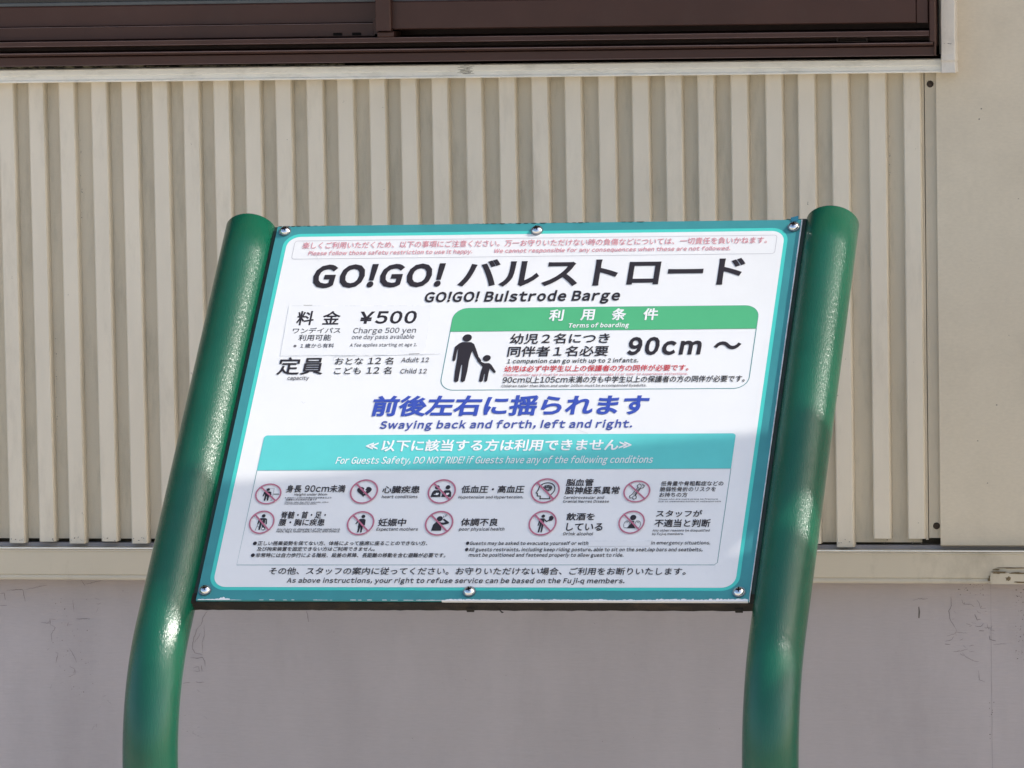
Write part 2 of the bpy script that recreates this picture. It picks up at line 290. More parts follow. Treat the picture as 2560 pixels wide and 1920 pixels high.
def prism_x(prof, x0, x1):           # profile in (y, z), extruded along x
    n = len(prof)
    v = [(x0, y, z) for y, z in prof] + [(x1, y, z) for y, z in prof]
    f = [(i, (i+1) % n, (i+1) % n+n, i+n) for i in range(n)] + [tuple(range(n)), tuple(range(n, 2*n))]
    return v, f
def prism_z(prof, z0, z1):           # profile in (x, y), extruded along z
    n = len(prof)
    v = [(x, y, z0) for x, y in prof] + [(x, y, z1) for x, y in prof]
    f = [(i, (i+1) % n, (i+1) % n+n, i+n) for i in range(n)] + [tuple(range(n)), tuple(range(n, 2*n))]
    return v, f
def box(x0, x1, y0, y1, z0, z1, c=0.0):
    if c <= 0: return prism_z([(x0, y0), (x1, y0), (x1, y1), (x0, y1)], z0, z1)
    return prism_z([(x0+c, y0), (x1-c, y0), (x1, y0+c), (x1, y1), (x0, y1), (x0, y0+c)], z0, z1)
def join(*vf):
    V, F = [], []
    for v, f in vf:
        b = len(V); V += list(v); F += [tuple(i+b for i in q) for q in f]
    return V, F
def cbar(x0, x1, y0, y1, z0, z1, c=.0012):   # horizontal bar, long front edges chamfered (front is y0)
    return prism_x([(y0+c, z0), (y1, z0), (y1, z1), (y0+c, z1), (y0, z1-c), (y0, z0+c)], x0, x1)
def empty(name, loc, label, cat, group=None):
    o = bpy.data.objects.new(name, None); COL.objects.link(o); o.location = loc
    o.empty_display_size = .1; o['label'] = label; o['category'] = cat
    if group: o['group'] = group
    return o
def part(name, vf, m, parent, label=None, kind=None, smooth=False):
    o = link(name, vf[0], vf[1], m, parent, smooth)
    if label: o['label'] = label
    if kind: o['kind'] = kind
    return o

R = random.Random(11)

# ------------------------------------------------------------------ ground
g = link('ground', [(-150, -150, 0), (150, -150, 0), (150, 150, 0), (-150, 150, 0)], [(0, 1, 2, 3)], M['ground'])
g['kind'] = 'structure'

# ------------------------------------------------------------------ building behind the sign
bld = empty('building', (0, 0, 0), 'beige building wall with ribbed metal siding, brown window and mauve plaster base', 'building')
XL, XR = -3.2, 4.2
PX = .4201                      # left edge of the flat corner panel
part('backing', box(XL, PX+.01, .012, .12, .74, 1.42), M['grime'], bld)
# siding sheets with narrow dark joints between them
joints = [-1.6, -1.14, -.5243, -.0500, PX-.0235]
xs = [XL] + joints
for i in range(len(xs)-1):
    part('siding_sheet', box(xs[i]+.0005, xs[i+1]-.0005, 0, .010, .8035+R.uniform(-.002, .002), 1.385), M['recess'], bld)
# folded ribs
rib_x = list(RIB_LEFT)
x = rib_x[0]
while x > XL+.1:
    x -= .0388; rib_x.insert(0, x)
for i, x in enumerate(rib_x):
    zb = .8015+R.uniform(-.0022, .0022)
    if abs(x-.3394) < .001 or abs(x-.3812) < .001: zb = .8095
    if .28 < x < .33: zb = .799
    d = .0130; wd = .0192+.0009*(x+.7)/1.1
    j = R.uniform(-.0004, .0004)
    prof = [(x-.0012, -.0002), (x-.0006, -d+.0016), (x+.0009, -d), (x+wd-.0009, -d+j), (x+wd+.0006, -d+.0016), (x+wd+.0018, -.0002)]
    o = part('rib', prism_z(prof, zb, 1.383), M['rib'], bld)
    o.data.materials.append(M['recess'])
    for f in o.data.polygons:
        if f.normal.x > .6: f.material_index = 1  # right-hand faces darkened: grimy siding paint that also paints in shade
# flat strip, screws and corner panel at the right
part('flat_strip', box(.4055, PX+.002, -.0040, .010, .8095, 1.385), M['panel'], bld)
part('edge_channel', box(.4020, .4046, -.0060, .010, .8075, 1.385), M['recess'], bld)
cp = join(cbar(PX, XR, -.0125, .010, .8005, 2.3, .0015))
part('corner_panel', cp, M['panel'], bld)
def disc_y(cx, cz, r, y, h, n=20):
    v = [(cx+r*math.cos(2*math.pi*k/n), y, cz+r*math.sin(2*math.pi*k/n)) for k in range(n)]
    v += [(cx+.7*r*math.cos(2*math.pi*k/n), y-h, cz+.7*r*math.sin(2*math.pi*k/n)) for k in range(n)]
    return v, [(k, (k+1) % n, (k+1) % n+n, k+n) for k in range(n)] + [tuple(range(n, 2*n))]
for cx, cz in ((.4122, 1.358), (.4145, .8241)):
    part('screw', disc_y(cx, cz, .0042, -.0041, .0022), M['screw_dark'], bld)
# base flashing: top lip, face, rolled bottom hem
prof = [(.010, .7955), (-.0275, .7955), (-.0290, .7948), (-.0296, .7932), (-.0285, .7925), (-.0285, .7640), (-.0275, .7630), (-.0288, .7618), (-.0300, .7600), (-.0295, .7575), (-.0275, .7568), (-.002, .7568), (-.002, .7600), (.010, .7600)]
part('base_flashing', prism_x(prof, XL, XR), M['flash'], bld)
part('flashing_lip', cbar(XL, XR, -.0302, -.0268, .7957, .7972, .0006), M['trim'], bld)
# torn, rusted tab at the right end
def blob(pts, y, th):
    n = len(pts)
    v = [(a, y, b) for a, b in pts] + [(a, y-th, b) for a, b in pts]
    return v, [(i, (i+1) % n, (i+1) % n+n, i+n) for i in range(n)] + [tuple(range(n, 2*n))]
part('torn_tab', blob([(.4815, .7572), (.5600, .7572), (.5580, .7700), (.5330, .7712), (.5060, .7706), (.4825, .7712), (.4808, .7650)], -.0300, .0022), M['flash'], bld, 'torn bent tab on the flashing edge')
rv = []
for cx, cz, a, b, s in ((.4915, .7712, .011, .0018, 1), (.5150, .7705, .013, .0014, 2), (.5030, .7640, .004, .0030, 3), (.5190, .7595, .010, .0014, 4), (.4800, .7620, .0022, .0050, 5), (.5100, .7765, .024, .0008, 6), (.4880, .7745, .006, .0012, 7), (.4765, .7588, .0035, .0014, 8), (.5260, .7675, .004, .003, 9)):
    rr = random.Random(s); pts = []
    for k in range(16):
        t = 2*math.pi*k/16; q = rr.uniform(.55, 1.1)
        pts.append((cx+a*q*math.cos(t), cz+b*q*math.sin(t)))
    rv.append(blob(pts, -.0320 if .4808 < cx and cz < .7725 else -.0290, .0006))
part('rust_patches', join(*rv), M['rust'], bld, kind='stuff')
# plaster base wall, hairline joint, cracks
part('plaster_base', box(XL, XR, .0005, .15, 0, .80), M['plaster'], bld)
def ribbon(pts, wid, y=.0, taper=True):
    V, F = [], []
    n = len(pts)
    for i, (a, b) in enumerate(pts):
        p0 = pts[max(0, i-1)]; p1 = pts[min(n-1, i+1)]
        dx, dz = p1[0]-p0[0], p1[1]-p0[1]; l = math.hypot(dx, dz) or 1
        ww = wid*(.35+.65*math.sin(math.pi*(i+.5)/n))*R.uniform(.6, 1.3) if taper else wid
        nx, nz = -dz/l*ww/2, dx/l*ww/2
        V += [(a+nx, y, b+nz), (a-nx, y, b-nz)]
    for i in range(n-1): F.append((2*i, 2*i+1, 2*i+3, 2*i+2))
    return V, F
def walk(x, z, ang, n, step, jit, drift=0):
    pts = [(x, z)]
    for k in range(n):
        ang += R.uniform(-jit, jit)+drift
        x += step*math.cos(ang); z += step*math.sin(ang)
        pts.append((x, z))
    return pts
ck = []
yc = .0002
for line in CRACK_LINES:
    pts = []
    for (a0, b0), (a1, b1) in zip(line[:-1], line[1:]):
        n_ = max(2, int(math.hypot(a1-a0, b1-b0)/.0016))
        pts += [(a0+(a1-a0)*q/n_+R.uniform(-.0004, .0004), b0+(b1-b0)*q/n_+R.uniform(-.0004, .0004)) for q in range(n_)]
    pts.append(line[-1]); ck.append(ribbon(pts, R.uniform(.0005, .0009), yc-R.uniform(0, .0001)))
def cluster(x0, x1, z0, z1, n, ang, spread, steps, wid, step=.0014, jit=.6):
    for k in range(n):
        a = R.choice(ang)+R.uniform(-spread, spread)
        ck.append(ribbon(walk(R.uniform(x0, x1), R.uniform(z0, z1), a, R.randint(*steps), step, jit), R.uniform(.5, 1)*wid, yc-R.uniform(0, .0001)))
H_ = [0, math.pi]; Vt = [-math.pi/2]
cluster(-.70, -.66, .62, .71, 8, Vt+H_, .7, (2, 5), .0005)
cluster(-.64, -.62, .56, .73, 8, Vt+H_, .6, (2, 5), .0005)
cluster(-.515, -.49, .55, .64, 8, H_, .5, (2, 5), .0005)
cluster(.43, .475, .665, .745, 16, H_+Vt, .7, (2, 5), .0005)
part('cracks', join(*ck), M['crack'], bld, kind='stuff')
ckf = [
       ribbon([(.4760, .6935), (.4800, .6930), (.4840, .6915)], .0010, yc), ribbon([(-.5110, .6598), (-.5000, .6588)], .0008, yc)]
part('paint_flakes', join(*ckf), M['flake'], bld, kind='stuff')
part('hairline_joint', join(ribbon([(.4790+R.uniform(-.0003, .0003), .755-.01*k) for k in range(60)], .0004, yc)), M['crack'], bld)
st = []
def spots(x0, x1, z0, z1, n, r0, r1, y, lst):
    for k in range(n):
        cx, cz, r = R.uniform(x0, x1), R.uniform(z0, z1), R.uniform(r0, r1)
        m_ = R.randint(5, 8); a = R.uniform(.5, 1.6)
        pts = [(cx+r*a*math.cos(2*math.pi*q/m_)*R.uniform(.6, 1.2), cz+r*math.sin(2*math.pi*q/m_)*R.uniform(.6, 1.2)) for q in range(m_)]
        lst.append(([(p, y, q_) for p, q_ in pts], [tuple(range(m_))]))
spots(.508, .525, .66, .75, 70, .0002, .0008, yc, st)
spots(.44, .47, .738, .756, 26, .0002, .0007, yc, st)
spots(-.69, -.63, .60, .73, 40, .0002, .0007, yc, st)
spots(-.56, -.52, .55, .70, 34, .0002, .0006, yc, st)
spots(-.75, .4, .55, .75, 30, .0002, .0006, yc, st)
spots(.476, .482, .56, .62, 10, .0004, .0009, yc, st)
st.append(ribbon([(.3916, .7250), (.3922, .7190), (.3916, .7110)], .0024, yc))
spots(.43, .60, .84, 1.33, 12, .0003, .0011, -.0127, st)
st.append(([(.4700, -.0127, 1.3155), (.4718, -.0127, 1.3170), (.4722, -.0127, 1.3145)], [(0, 1, 2)]))
for x in rib_x:
    if x < -.80: continue
    for q in range(R.choice((0, 0, 1, 2, 3))):
        a_, b_ = x+R.uniform(.002, .017), R.uniform(.81, 1.36)
        spots(a_, a_+.0015, b_, b_+.003, R.choice((1, 1, 2, 4)), .0002, .0006, -.0135, st)
    if R.random() < .45:
        z_ = R.uniform(.82, 1.25); xr_ = x+.0222
        spots(xr_, xr_+.0015, z_, z_+R.uniform(.03, .12), R.randint(8, 26), .0002, .0007, -.0003, st)
    spots(x+.001, x+.018, .8035, .8085, R.randint(2, 8), .0003, .0009, -.0135, st)
part('dirt_specks', join(*st), M['stain'], bld, kind='stuff')

# ------------------------------------------------------------------ window in the wall
WR = .4245
win = part('window', join(box(XL+.3, WR+.004, .012, .05, 1.385, 2.2)), M['dark'], bld, 'dark brown aluminium sliding window')
part('lower_frame', join(cbar(XL+.3, WR, -.0560, .01, 1.3935, 1.4052), cbar(XL+.3, WR-.0030, -.0625, -.012, 1.4060, 1.4098, .0016),
     cbar(XL+.3, WR-.003, -.022, .01, 1.4098, 1.4165), cbar(XL+.3, WR-.0075, -.0640, -.01, 1.4170, 1.4236, .0012),
     cbar(XL+.3, WR-.003, -.0020, .01, 1.4236, 1.4350)), M['bronze'], win)
part('frame_edge', join(cbar(XL+.3, WR-.0031, -.0629, -.0600, 1.4084, 1.4096, .0004), cbar(XL+.3, WR-.0076, -.0643, -.0610, 1.4226, 1.4235, .0004),
     cbar(XL+.3, WR-.0076, -.0644, -.0610, 1.4176, 1.4184, .0004), cbar(XL+.3, WR-.001, -.0563, -.053, 1.3937, 1.3946, .0004)), M['bronze_edge'], win)
part('jamb', join(box(WR-.0070, WR, -.0645, .01, 1.4105, 2.2, .001), box(WR-.0025, WR, -.0605, .01, 1.394, 1.4105, .001)), M['bronze'], win)
part('drain_cover', join(cbar(.3030, .3400, -.0300, -.02, 1.4102, 1.4112, .0003), cbar(.3030, .3400, -.0300, -.02, 1.4148, 1.4158, .0003),
     box(.3030, .3042, -.0300, -.02, 1.4112, 1.4148), box(.3388, .3400, -.0300, -.02, 1.4112, 1.4148)), M['bronze_edge'], win)
# rear sash (left) with a stepped bottom rail
part('left_sash', join(cbar(XL+.35, -.2500, -.0380, .0, 1.4402, 1.4662, .0015), cbar(XL+.35, -.2570, -.0460, -.01, 1.4245, 1.4405, .0010),
     box(-.2585, -.2505, -.0500, -.02, 1.4275, 1.4458, .0012)), M['bronze'], win)
part('sash_edge', join(cbar(XL+.35, -.2585, -.0464, -.040, 1.4398, 1.4407, .0003)), M['bronze_edge'], win)  # pale strip paints the light on the rail's stepped top edge
part('drain_slot', join(box(-.3085, -.2973, -.0464, -.044, 1.4262, 1.4296), box(-.2850, -.2738, -.0464, -.044, 1.4262, 1.4296)), M['dark'], win)
part('gasket', join(cbar(XL+.35, -.2500, -.0370, -.01, 1.4664, 1.4705, .0005), cbar(-.2320, WR-.02, -.0560, -.02, 1.4668, 1.4700, .0005)), M['seal'], win)
part('glass_pane', box(XL+.35, -.2500, -.0200, -.014, 1.4705, 2.15), M['glass'], win)
part('glass_pane', box(-.2320, WR-.012, -.0400, -.034, 1.4700, 2.15), M['glass'], win)
part('right_sash', join(cbar(-.2322, .4010, -.0600, -.02, 1.4330, 1.4668, .0012), box(.4014, WR-.0085, -.0590, -.02, 1.4330, 2.15, .001)), M['bronze'], win)
part('meeting_stile', box(-.2512, -.2324, -.0720, -.03, 1.4320, 2.15, .0012), M['bronze'], win)
part('rail_block', cbar(-.2500, -.2300, -.0660, -.02, 1.4238, 1.4308, .0015), M['bronze'], win)
part('head_frame', cbar(XL+.3, WR, -.0640, .01, 2.15, 2.2), M['bronze'], win)
# pale trim under and beside the window
prof = [(.010, 1.3892), (-.0280, 1.3892), (-.0300, 1.3880), (-.0300, 1.3815), (-.0290, 1.3805), (-.0290, 1.3760), (-.0300, 1.3745), (-.0300, 1.3732), (-.0290, 1.3724), (.010, 1.3724)]
part('sill_trim', prism_x(prof, XL, .4288), M['trim'], bld, 'pale painted trim under the window')
part('sealant', join(box(XL, -.55, -.0260, .0, 1.3892, 1.3925), box(-.548, -.30, -.0240, .0, 1.3892, 1.3915)), M['sealant'], bld)
part('gap', box(-.55, .4285, -.0180, .0, 1.3892, 1.3940), M['dark'], bld)
V_, F_ = [], []
for k, z in enumerate((1.3728, 1.3760, 1.3850, 1.3880, 1.3950, 1.42, 1.46, 1.6, 1.9, 2.25)):
    off = (.0012, .0006, -.0004, .0008, 0, 0, 0, 0, 0, 0)[k]; yy = -.0440-off
    V_ += [(.4291, -.010, z), (.4291, yy+.001, z), (.4300, yy, z), (.4452+off*.6, yy-off*.5, z), (.4463+off*.6, yy+.0012, z), (.4463+off*.6, -.010, z)]
for k in range(9):
    for i in range(6): F_.append((6*k+i, 6*k+(i+1) % 6, 6*k+6+(i+1) % 6, 6*k+6+i))
F_ += [tuple(range(6)), tuple(range(54, 60))]
part('side_trim', (V_, F_), M['trim_side'], bld, 'pale vertical trim beside the window')
part('scratch', join(ribbon([(.4330, 1.4077), (.4340, 1.4075)], .0007, -.0442), ribbon([(.4372, 1.4078), (.4395, 1.4071), (.4420, 1.4070)], .0008, -.0442)), M['stain'], bld, kind='stuff')
wt = []
for k in range(8):
    zz = 1.3868-.0013*k; wt.append(ribbon([(-.1553+R.uniform(-.004, .004)+.002*q, zz+R.uniform(-.0004, .0004)) for q in range(8)], .0005, -.0302))
part('scuff_mark', join(*wt), M['sealant'], bld, kind='stuff')
# upper wall, eave and roof: above the picture, they keep the wall in shade
part('upper_wall', join(box(XL, XR, -.0115, .15, 2.201, 2.75), box(XL, XL+.299, -.0115, .15, 1.394, 2.201), box(WR+.0045, PX+.05, .011, .15, 1.386, 2.2), box(XL, XR, .35, .40, 0, 2.75), box(XL-.2, XL, -.012, .15, 0, 2.75), box(XR, XR+.2, -.012, .15, 0, 2.75)), M['panel'], bld)
part('eave', join(box(XL-.5, XR+.5, -.40, .5, 2.50, 2.54), box(XL-.5, XR+.5, -.42, -.40, 2.46, 2.62)), M['roof'], bld)
part('roof', prism_x([(-.43, 2.62), (3.0, 3.5), (3.0, 3.54), (-.46, 2.66)], XL-.5, XR+.5), M['roofing'], bld)

# ------------------------------------------------------------------ the sign
SU = Vector((.998965, -.045484, .0089)); SV = Vector((.032214, .707506, .705973))
O = Vector((0, -.9, .85))
sign = empty('information_sign', (0, -1.0, 0), 'teal bordered ride notice board tilted back between two green tubular posts', 'sign')
X_ = SU.normalized(); N_ = X_.cross(SV).normalized(); Y_ = N_.cross(X_)
if N_.y > 0: raise SystemExit('normal')
SKEW = SV.dot(X_)
def pt(u, v, n=0.0): return (u+SKEW*v, v, n)          # board coordinates -> local to the panel object
MP = Matrix(((X_.x, Y_.x, N_.x, O.x), (X_.y, Y_.y, N_.y, O.y+1.0), (X_.z, Y_.z, N_.z, O.z), (0, 0, 0, 1)))
W2, HH = .3001, .5331

# posts
def post(u, n=-.012, vtop=.5375, vs=-.032, Rb=.2, r=.0295, seg=48):
    A = O+SU*u+N_*n; h = Vector((SV.x, SV.y, 0)).normalized(); al = math.acos(SV.normalized().z)
    path = [(A+SV*vtop, -SV.normalized())]
    for k in range(1, 13): path.append((A+SV*(vtop+(vs-vtop)*k/12), -SV.normalized()))
    B = A+SV*vs
    for k in range(1, 17):
        t = al*k/16
        p = B-h*(Rb*(math.cos(al-t)-math.cos(al)))-Vector((0, 0, 1))*(Rb*(math.sin(al)-math.sin(al-t)))
        path.append((p, (-h*math.sin(al-t)-Vector((0, 0, 1))*math.cos(al-t)).normalized()))
    last = path[-1][0]; path.append((Vector((last.x, last.y, 0)), Vector((0, 0, -1))))
    V, F = [], []
    side = SU.normalized()
    for p, d in path:
        s = (side-d*side.dot(d)).normalized(); q = d.cross(s)
        for j in range(seg):
            a = 2*math.pi*j/seg; c = p+(s*math.cos(a)+q*math.sin(a))*r; V.append((c.x, c.y+1.0, c.z))
    for i in range(len(path)-1):
        for j in range(seg): F.append((i*seg+j, i*seg+(j+1) % seg, (i+1)*seg+(j+1) % seg, (i+1)*seg+j))
    p, d = path[0]; s = side; q = d.cross(s); base = 0
    rings = []
    for fr, up in ((.965, .0015), (.86, .0026), (.0, .0034)):
        b = len(V)
        if fr == 0:
            c = p-d*up; V.append((c.x, c.y+1.0, c.z))
            for j in range(seg): F.append((rings[-1]+j, rings[-1]+(j+1) % seg, b))
        else:
            for j in range(seg):
                a = 2*math.pi*j/seg; c = p-d*up+(s*math.cos(a)+q*math.sin(a))*r*fr; V.append((c.x, c.y+1.0, c.z))
            pr_ = rings[-1] if rings else 0
            for j in range(seg): F.append((pr_+j, pr_+(j+1) % seg, b+(j+1) % seg, b+j))
            rings.append(b)
    return V, F
for u in (-.3340, .3328):
    part('post', post(u), M['post'], sign, smooth=True)

def pbox(u0, u1, v0, v1, n0, n1):
    v = [pt(a, b, c) for c in (n0, n1) for a, b in ((u0, v0), (u1, v0), (u1, v1), (u0, v1))]
    return v, [(0, 1, 2, 3), (4, 5, 6, 7), (0, 1, 5, 4), (1, 2, 6, 5), (2, 3, 7, 6), (3, 0, 4, 7)]
def place(o):
    o.matrix_basis = MP; return o
# steel frame behind the sheet: side bars, top bar and the mossy channel at the bottom
place(part('side_bar', pbox(-.3105, -.2800, .012, HH+.003, -.0200, -.0045), M['frame_green'], sign))
place(part('side_bar', pbox(.2820, .3045, .012, HH+.004, -.0200, -.0030), M['frame_green'], sign))
place(part('top_bar', pbox(-.2798, .2818, HH-.022, HH-.001, -.0180, -.0026), M['frame_green'], sign))
V_, F_ = [], []
nseg = 90
for k in range(nseg+1):
    u = -.3115+(.3080+.3115)*k/nseg; a = R.uniform(-.0004, .0004); b = R.uniform(-.0003, .0003)
    V_ += [pt(u, -.0009+a*.5, -.0028), pt(u, -.0016+a, -.0150+b), pt(u, .002, -.0175+b), pt(u, .0115, -.0175), pt(u, .0115, -.0028)]
for k in range(nseg):
    for i in range(5): F_.append((5*k+i, 5*k+(i+1) % 5, 5*k+5+(i+1) % 5, 5*k+5+i))
F_ += [tuple(range(5)), tuple(range(5*nseg, 5*nseg+5))]
place(part('bottom_channel', (V_, F_), M['frame_rust'], sign, 'blackened mossy channel under the board'))
def dome(u, v, n0, r, h, dirv=None, n=14, rings=4):
    V, F = [], []
    for k in range(rings):
        t = math.pi/2*k/rings
        for j in range(n):
            a = 2*math.pi*j/n; V.append(pt(u+r*math.cos(t)*math.cos(a), v+r*math.cos(t)*math.sin(a), n0+h*math.sin(t)))
    V.append(pt(u, v, n0+h))
    for k in range(rings-1):
        for j in range(n): F.append((k*n+j, k*n+(j+1) % n, (k+1)*n+(j+1) % n, (k+1)*n+j))
    for j in range(n): F.append(((rings-1)*n+j, (rings-1)*n+(j+1) % n, rings*n))
    return V, F
for u, v in ((-.0010, -.004), (.2880, -.004)):
    o = place(part('drain_stub', pbox(u-.004, u+.004, -.0030, .001, -.0160, -.0100), M['frame_rust'], sign))
tw = [(.0300+.0010*k+.0006*math.sin(k*2), -.0015-.0011*k, -.012) for k in range(6)]
V_ = []
for i, (a, b, c) in enumerate(tw):
    ww = .0006+(.0012 if i == 4 else 0); V_ += [pt(a-ww, b, c), pt(a+ww, b, c), pt(a, b, c+.0012)]
F_ = [(3*k+i, 3*k+(i+1) % 3, 3*k+3+(i+1) % 3, 3*k+3+i) for k in range(5) for i in range(3)]
place(part('moss_sprig', (V_, F_), M['frame_rust'], sign))

# ---- the printed sheet: a 2 mm plate with a ragged bottom edge
sheet = place(part('notice_panel', pbox(-W2, W2, 0, HH, -.0022, 0), M['teal'], sign))
def sub(name, vf, m, label=None, kind=None, smooth=False):
    return part(name, vf, m, sheet, label, kind, smooth)
def rr_pts(u0, u1, v0, v1, r, n=8, rb=None):
    rb = r if rb is None else rb
    out = []
    for cx, cy, a0, q in ((u1-r, v1-r, 0, r), (u0+r, v1-r, 90, r), (u0+rb, v0+rb, 180, rb), (u1-rb, v0+rb, 270, rb)):
        if q <= 0: out.append((u0 if a0 == 180 else u1, v0)); continue
        for k in range(n+1):
            a = math.radians(a0+90*k/n); out.append((cx+q*math.cos(a), cy+q*math.sin(a)))
    return out
def flat(pts, n): return [pt(a, b, n) for a, b in pts], [tuple(range(len(pts)))]
def slab(pts, n0, n1):
    k = len(pts)
    return [pt(a, b, n0) for a, b in pts]+[pt(a, b, n1) for a, b in pts], [tuple(range(k, 2*k))]+[(i, (i+1) % k, (i+1) % k+k, i+k) for i in range(k)]
def outline(pts, wdt, n, closed=True):
    k = len(pts); V, F = [], []
    for i in range(k):
        a = pts[i-1] if closed or i else pts[i]; b = pts[(i+1) % k] if closed or i < k-1 else pts[i]
        dx, dy = b[0]-a[0], b[1]-a[1]; l = math.hypot(dx, dy) or 1; nx, ny = -dy/l*wdt/2, dx/l*wdt/2
        V += [pt(pts[i][0]+nx, pts[i][1]+ny, n), pt(pts[i][0]-nx, pts[i][1]-ny, n)]
    for i in range(k if closed else k-1):
        j = (i+1) % k; F.append((2*i, 2*i+1, 2*j+1, 2*j))
    return V, F
sub('turquoise_border', flat(rr_pts(-.2895, .2873, .0134, .5212, .0190), .0002), M['turq'])
sub('white_field', flat(rr_pts(-.2850, .2832, .0175, .5166, .0150), .0004), M['white'])
# loose flap and chipped film at the top corners
sub('loose_flap', ([pt(.2885, .5300, .0008), pt(.2968, .5300, .0010), pt(.2962, .5368, .0026), pt(.2876, .5350, .0016)], [(0, 1, 2, 3)]), M['teal_dark'], 'lifted dark flap of film at the top corner')
ch = []
for u0, u1 in ((-.30, -.245), (-.075, .02), (.03, .06), (.095, .12)):
    u = u0
    while u < u1:
        du = R.uniform(.003, .010); hh = R.uniform(.0002, .0013)
        ch.append(([pt(u, HH+.0001, .0004), pt(u+du, HH+.0001, .0004), pt(u+du*.7, HH-hh, .0004), pt(u+du*.3, HH-hh*R.uniform(.3, 1), .0004)], [(0, 1, 2, 3)])); u += du*R.uniform(1, 1.5)
sub('chipped_edge', join(*ch), M['frame_green'], kind='stuff')
pe = []
u = -.298
while u < .297:
    du = R.uniform(.002, .007)
    hh = R.uniform(.0002, .0008)
    if u > -.03: hh = R.uniform(.0009, .0022)
    if u > .2: hh = R.uniform(.0013, .0034)
    if u < -.268: hh = R.uniform(.0012, .0050) if u > -.284 else .0012
    if not (-.26 < u < -.06 and R.random() < .55):
        pe.append(([pt(u, -.0002, .0005), pt(u+du, -.0002, .0005), pt(u+du, hh*R.uniform(.5, 1), .0005), pt(u+du*.5, hh, .0005), pt(u, hh*R.uniform(.5, 1), .0005)], [(0, 1, 2, 3, 4)]))
    u += du
sub('peeled_edge', join(*pe), M['wtext'], 'white core showing along the peeled bottom edge', kind='stuff')
sub('bare_bottom_edge', pbox(-.03, .2990, -.0006, .0004, -.0024, .0006), M['wtext'], 'white core along the bottom edge')
sub('bare_edge', join(slab([(W2, .0), (W2+.0006, .0), (W2+.0008, HH), (W2-.0002, HH)], -.0022, .0003)), M['patch_edge'])

# patch stickers
def sticker(q, th, n0=.0005, name='patch_sticker', gap=0):
    pts = q
    o = sub(name, slab(pts, n0, n0+th), M['patch'])
    return o
def tup(q): return [tuple(p) for p in q]
sticker(tup(PRICE_STICKER), .0003)
sub('sticker_rim', outline(tup(PRICE_STICKER), .0005, .00081), M['patch_edge'])
for ps, wd_, mm in (([CAPACITY_STICKER[3], CAPACITY_STICKER[2]], .0006, 'patch_edge'), ([CAPACITY_STICKER[3], (-.2020, .3330)], .0005, 'patch_edge'),
                    ([(-.1180, .3417), (-.1060, .3420)], .0009, 'stain'), ([(-.250, .4142), (-.240, .4142)], .0006, 'stain')):
    sub('sticker_rim', outline(ps, wd_, .0009+(.0001 if mm == 'stain' else 0), False), M[mm])
sticker(tup(COVER_STICKER), .0003)
sub('sticker_rim', outline(tup(COVER_STICKER), .0004, .00081), M['patch_edge'])
for ps in ([(.0770, .2400), (.0830, .2360), (.0900, .2310), (.0985, .2275)], [(-.229, .275), (-.2265, .272), (-.2245, .2735)],
           [(-.262, .503), (-.250, .490), (-.240, .478)], [(.155, .470), (.159, .464), (.175, .4615)]):
    sub('scratch', outline(ps, .0004, .0010, False), M['patch_edge'])

# boxes and rules
def rect_of(q): 
    us = [p[0] for p in q]; vs = [p[1] for p in q]; return min(us), max(us), min(vs), max(vs)
u0, u1, v0, v1 = -.0762, .2666, .2898, .4078
sub('terms_outline', outline(rr_pts(u0, u1, v0, v1, .0160), .0009, .0006), M['line'])
hp = [(u1, .3745), ] + [p for p in rr_pts(u0, u1, .3740, v1, .0160, rb=0) if p[1] > .3741][:] + [(u0, .3738)]
hp = [p for p in hp]
sub('terms_header', flat([(u1, .3745)]+[p for p in rr_pts(u0, u1, .30, v1, .0160) if p[1] > .3745]+[(u0, .3738)], .0008), M['green'])
sub('warning_outline', outline(rr_pts(-.2758, .2750, .4832, .5103, .0035), .0005, .0006), M['line_grey'])
bu0, bu1 = -.2630, .2609
sub('banner', flat([(bu1, .1782)]+[p for p in rr_pts(bu0, bu1, .15, .2268, .0040) if p[1] > .18]+[(bu0, .1775)], .0008), M['banner'])
sub('list_outline', outline([(bu0, .1775), (bu0, .0472), (bu1-.003, .0478), (bu1, .0510), (bu1, .1782)], .0006, .0006, False), M['line'])

# ---- lettering: every line is real outline lettering in the built-in font
LS = dict.fromkeys('bhiklmnpruBDEFHIKLMNPRU1', .072); LS.update(dict.fromkeys('acdegoqsCGOQS023456789', .042)); LS.update(dict.fromkeys('.,!:', .05))
RS = dict.fromkeys('adghijlmnquHIMNUd1', .070); RS.update(dict.fromkeys('bopsDOQ056893ecCGS', .040)); RS.update(dict.fromkeys('.,!:', .05))
def glyph_key(ch_, bev):
    if 33 <= ord(ch_) < 127 and ch_ not in 'Il-': return (chr(ord(ch_)+0xFEE0), bev)
    if ch_ == '¥': return ('￥', bev)
    return (ch_, bev)
def bevel_of(s, wt_, h):
    if s in ('料', '金'): b = .019
    elif any(ord(q) > 0x2e80 for q in s) and h > .02: b = .0165*wt_
    else: b = (.0165 if any(ord(q) > 0x2e80 for q in s) else .0245)*wt_
    if h < .0045: b *= .75
    return round(b, 4)
need = {('Ｈ', 0.0), ('l', 0.0)}
for row in TEXTS:
    b = bevel_of(row[0], row[2], row[8])
    need |= {glyph_key(q, b) for q in row[0] if q != ' '}
tmp = {}
for key in sorted(need):
    c = bpy.data.curves.new('t', 'FONT'); c.body = key[0]; c.size = 1.0; c.resolution_u = 3
    c.bevel_depth = key[1]; c.bevel_resolution = 0
    o = bpy.data.objects.new('t', c); COL.objects.link(o); tmp[key] = (o, c)
dg = bpy.context.evaluated_depsgraph_get(); G = {}
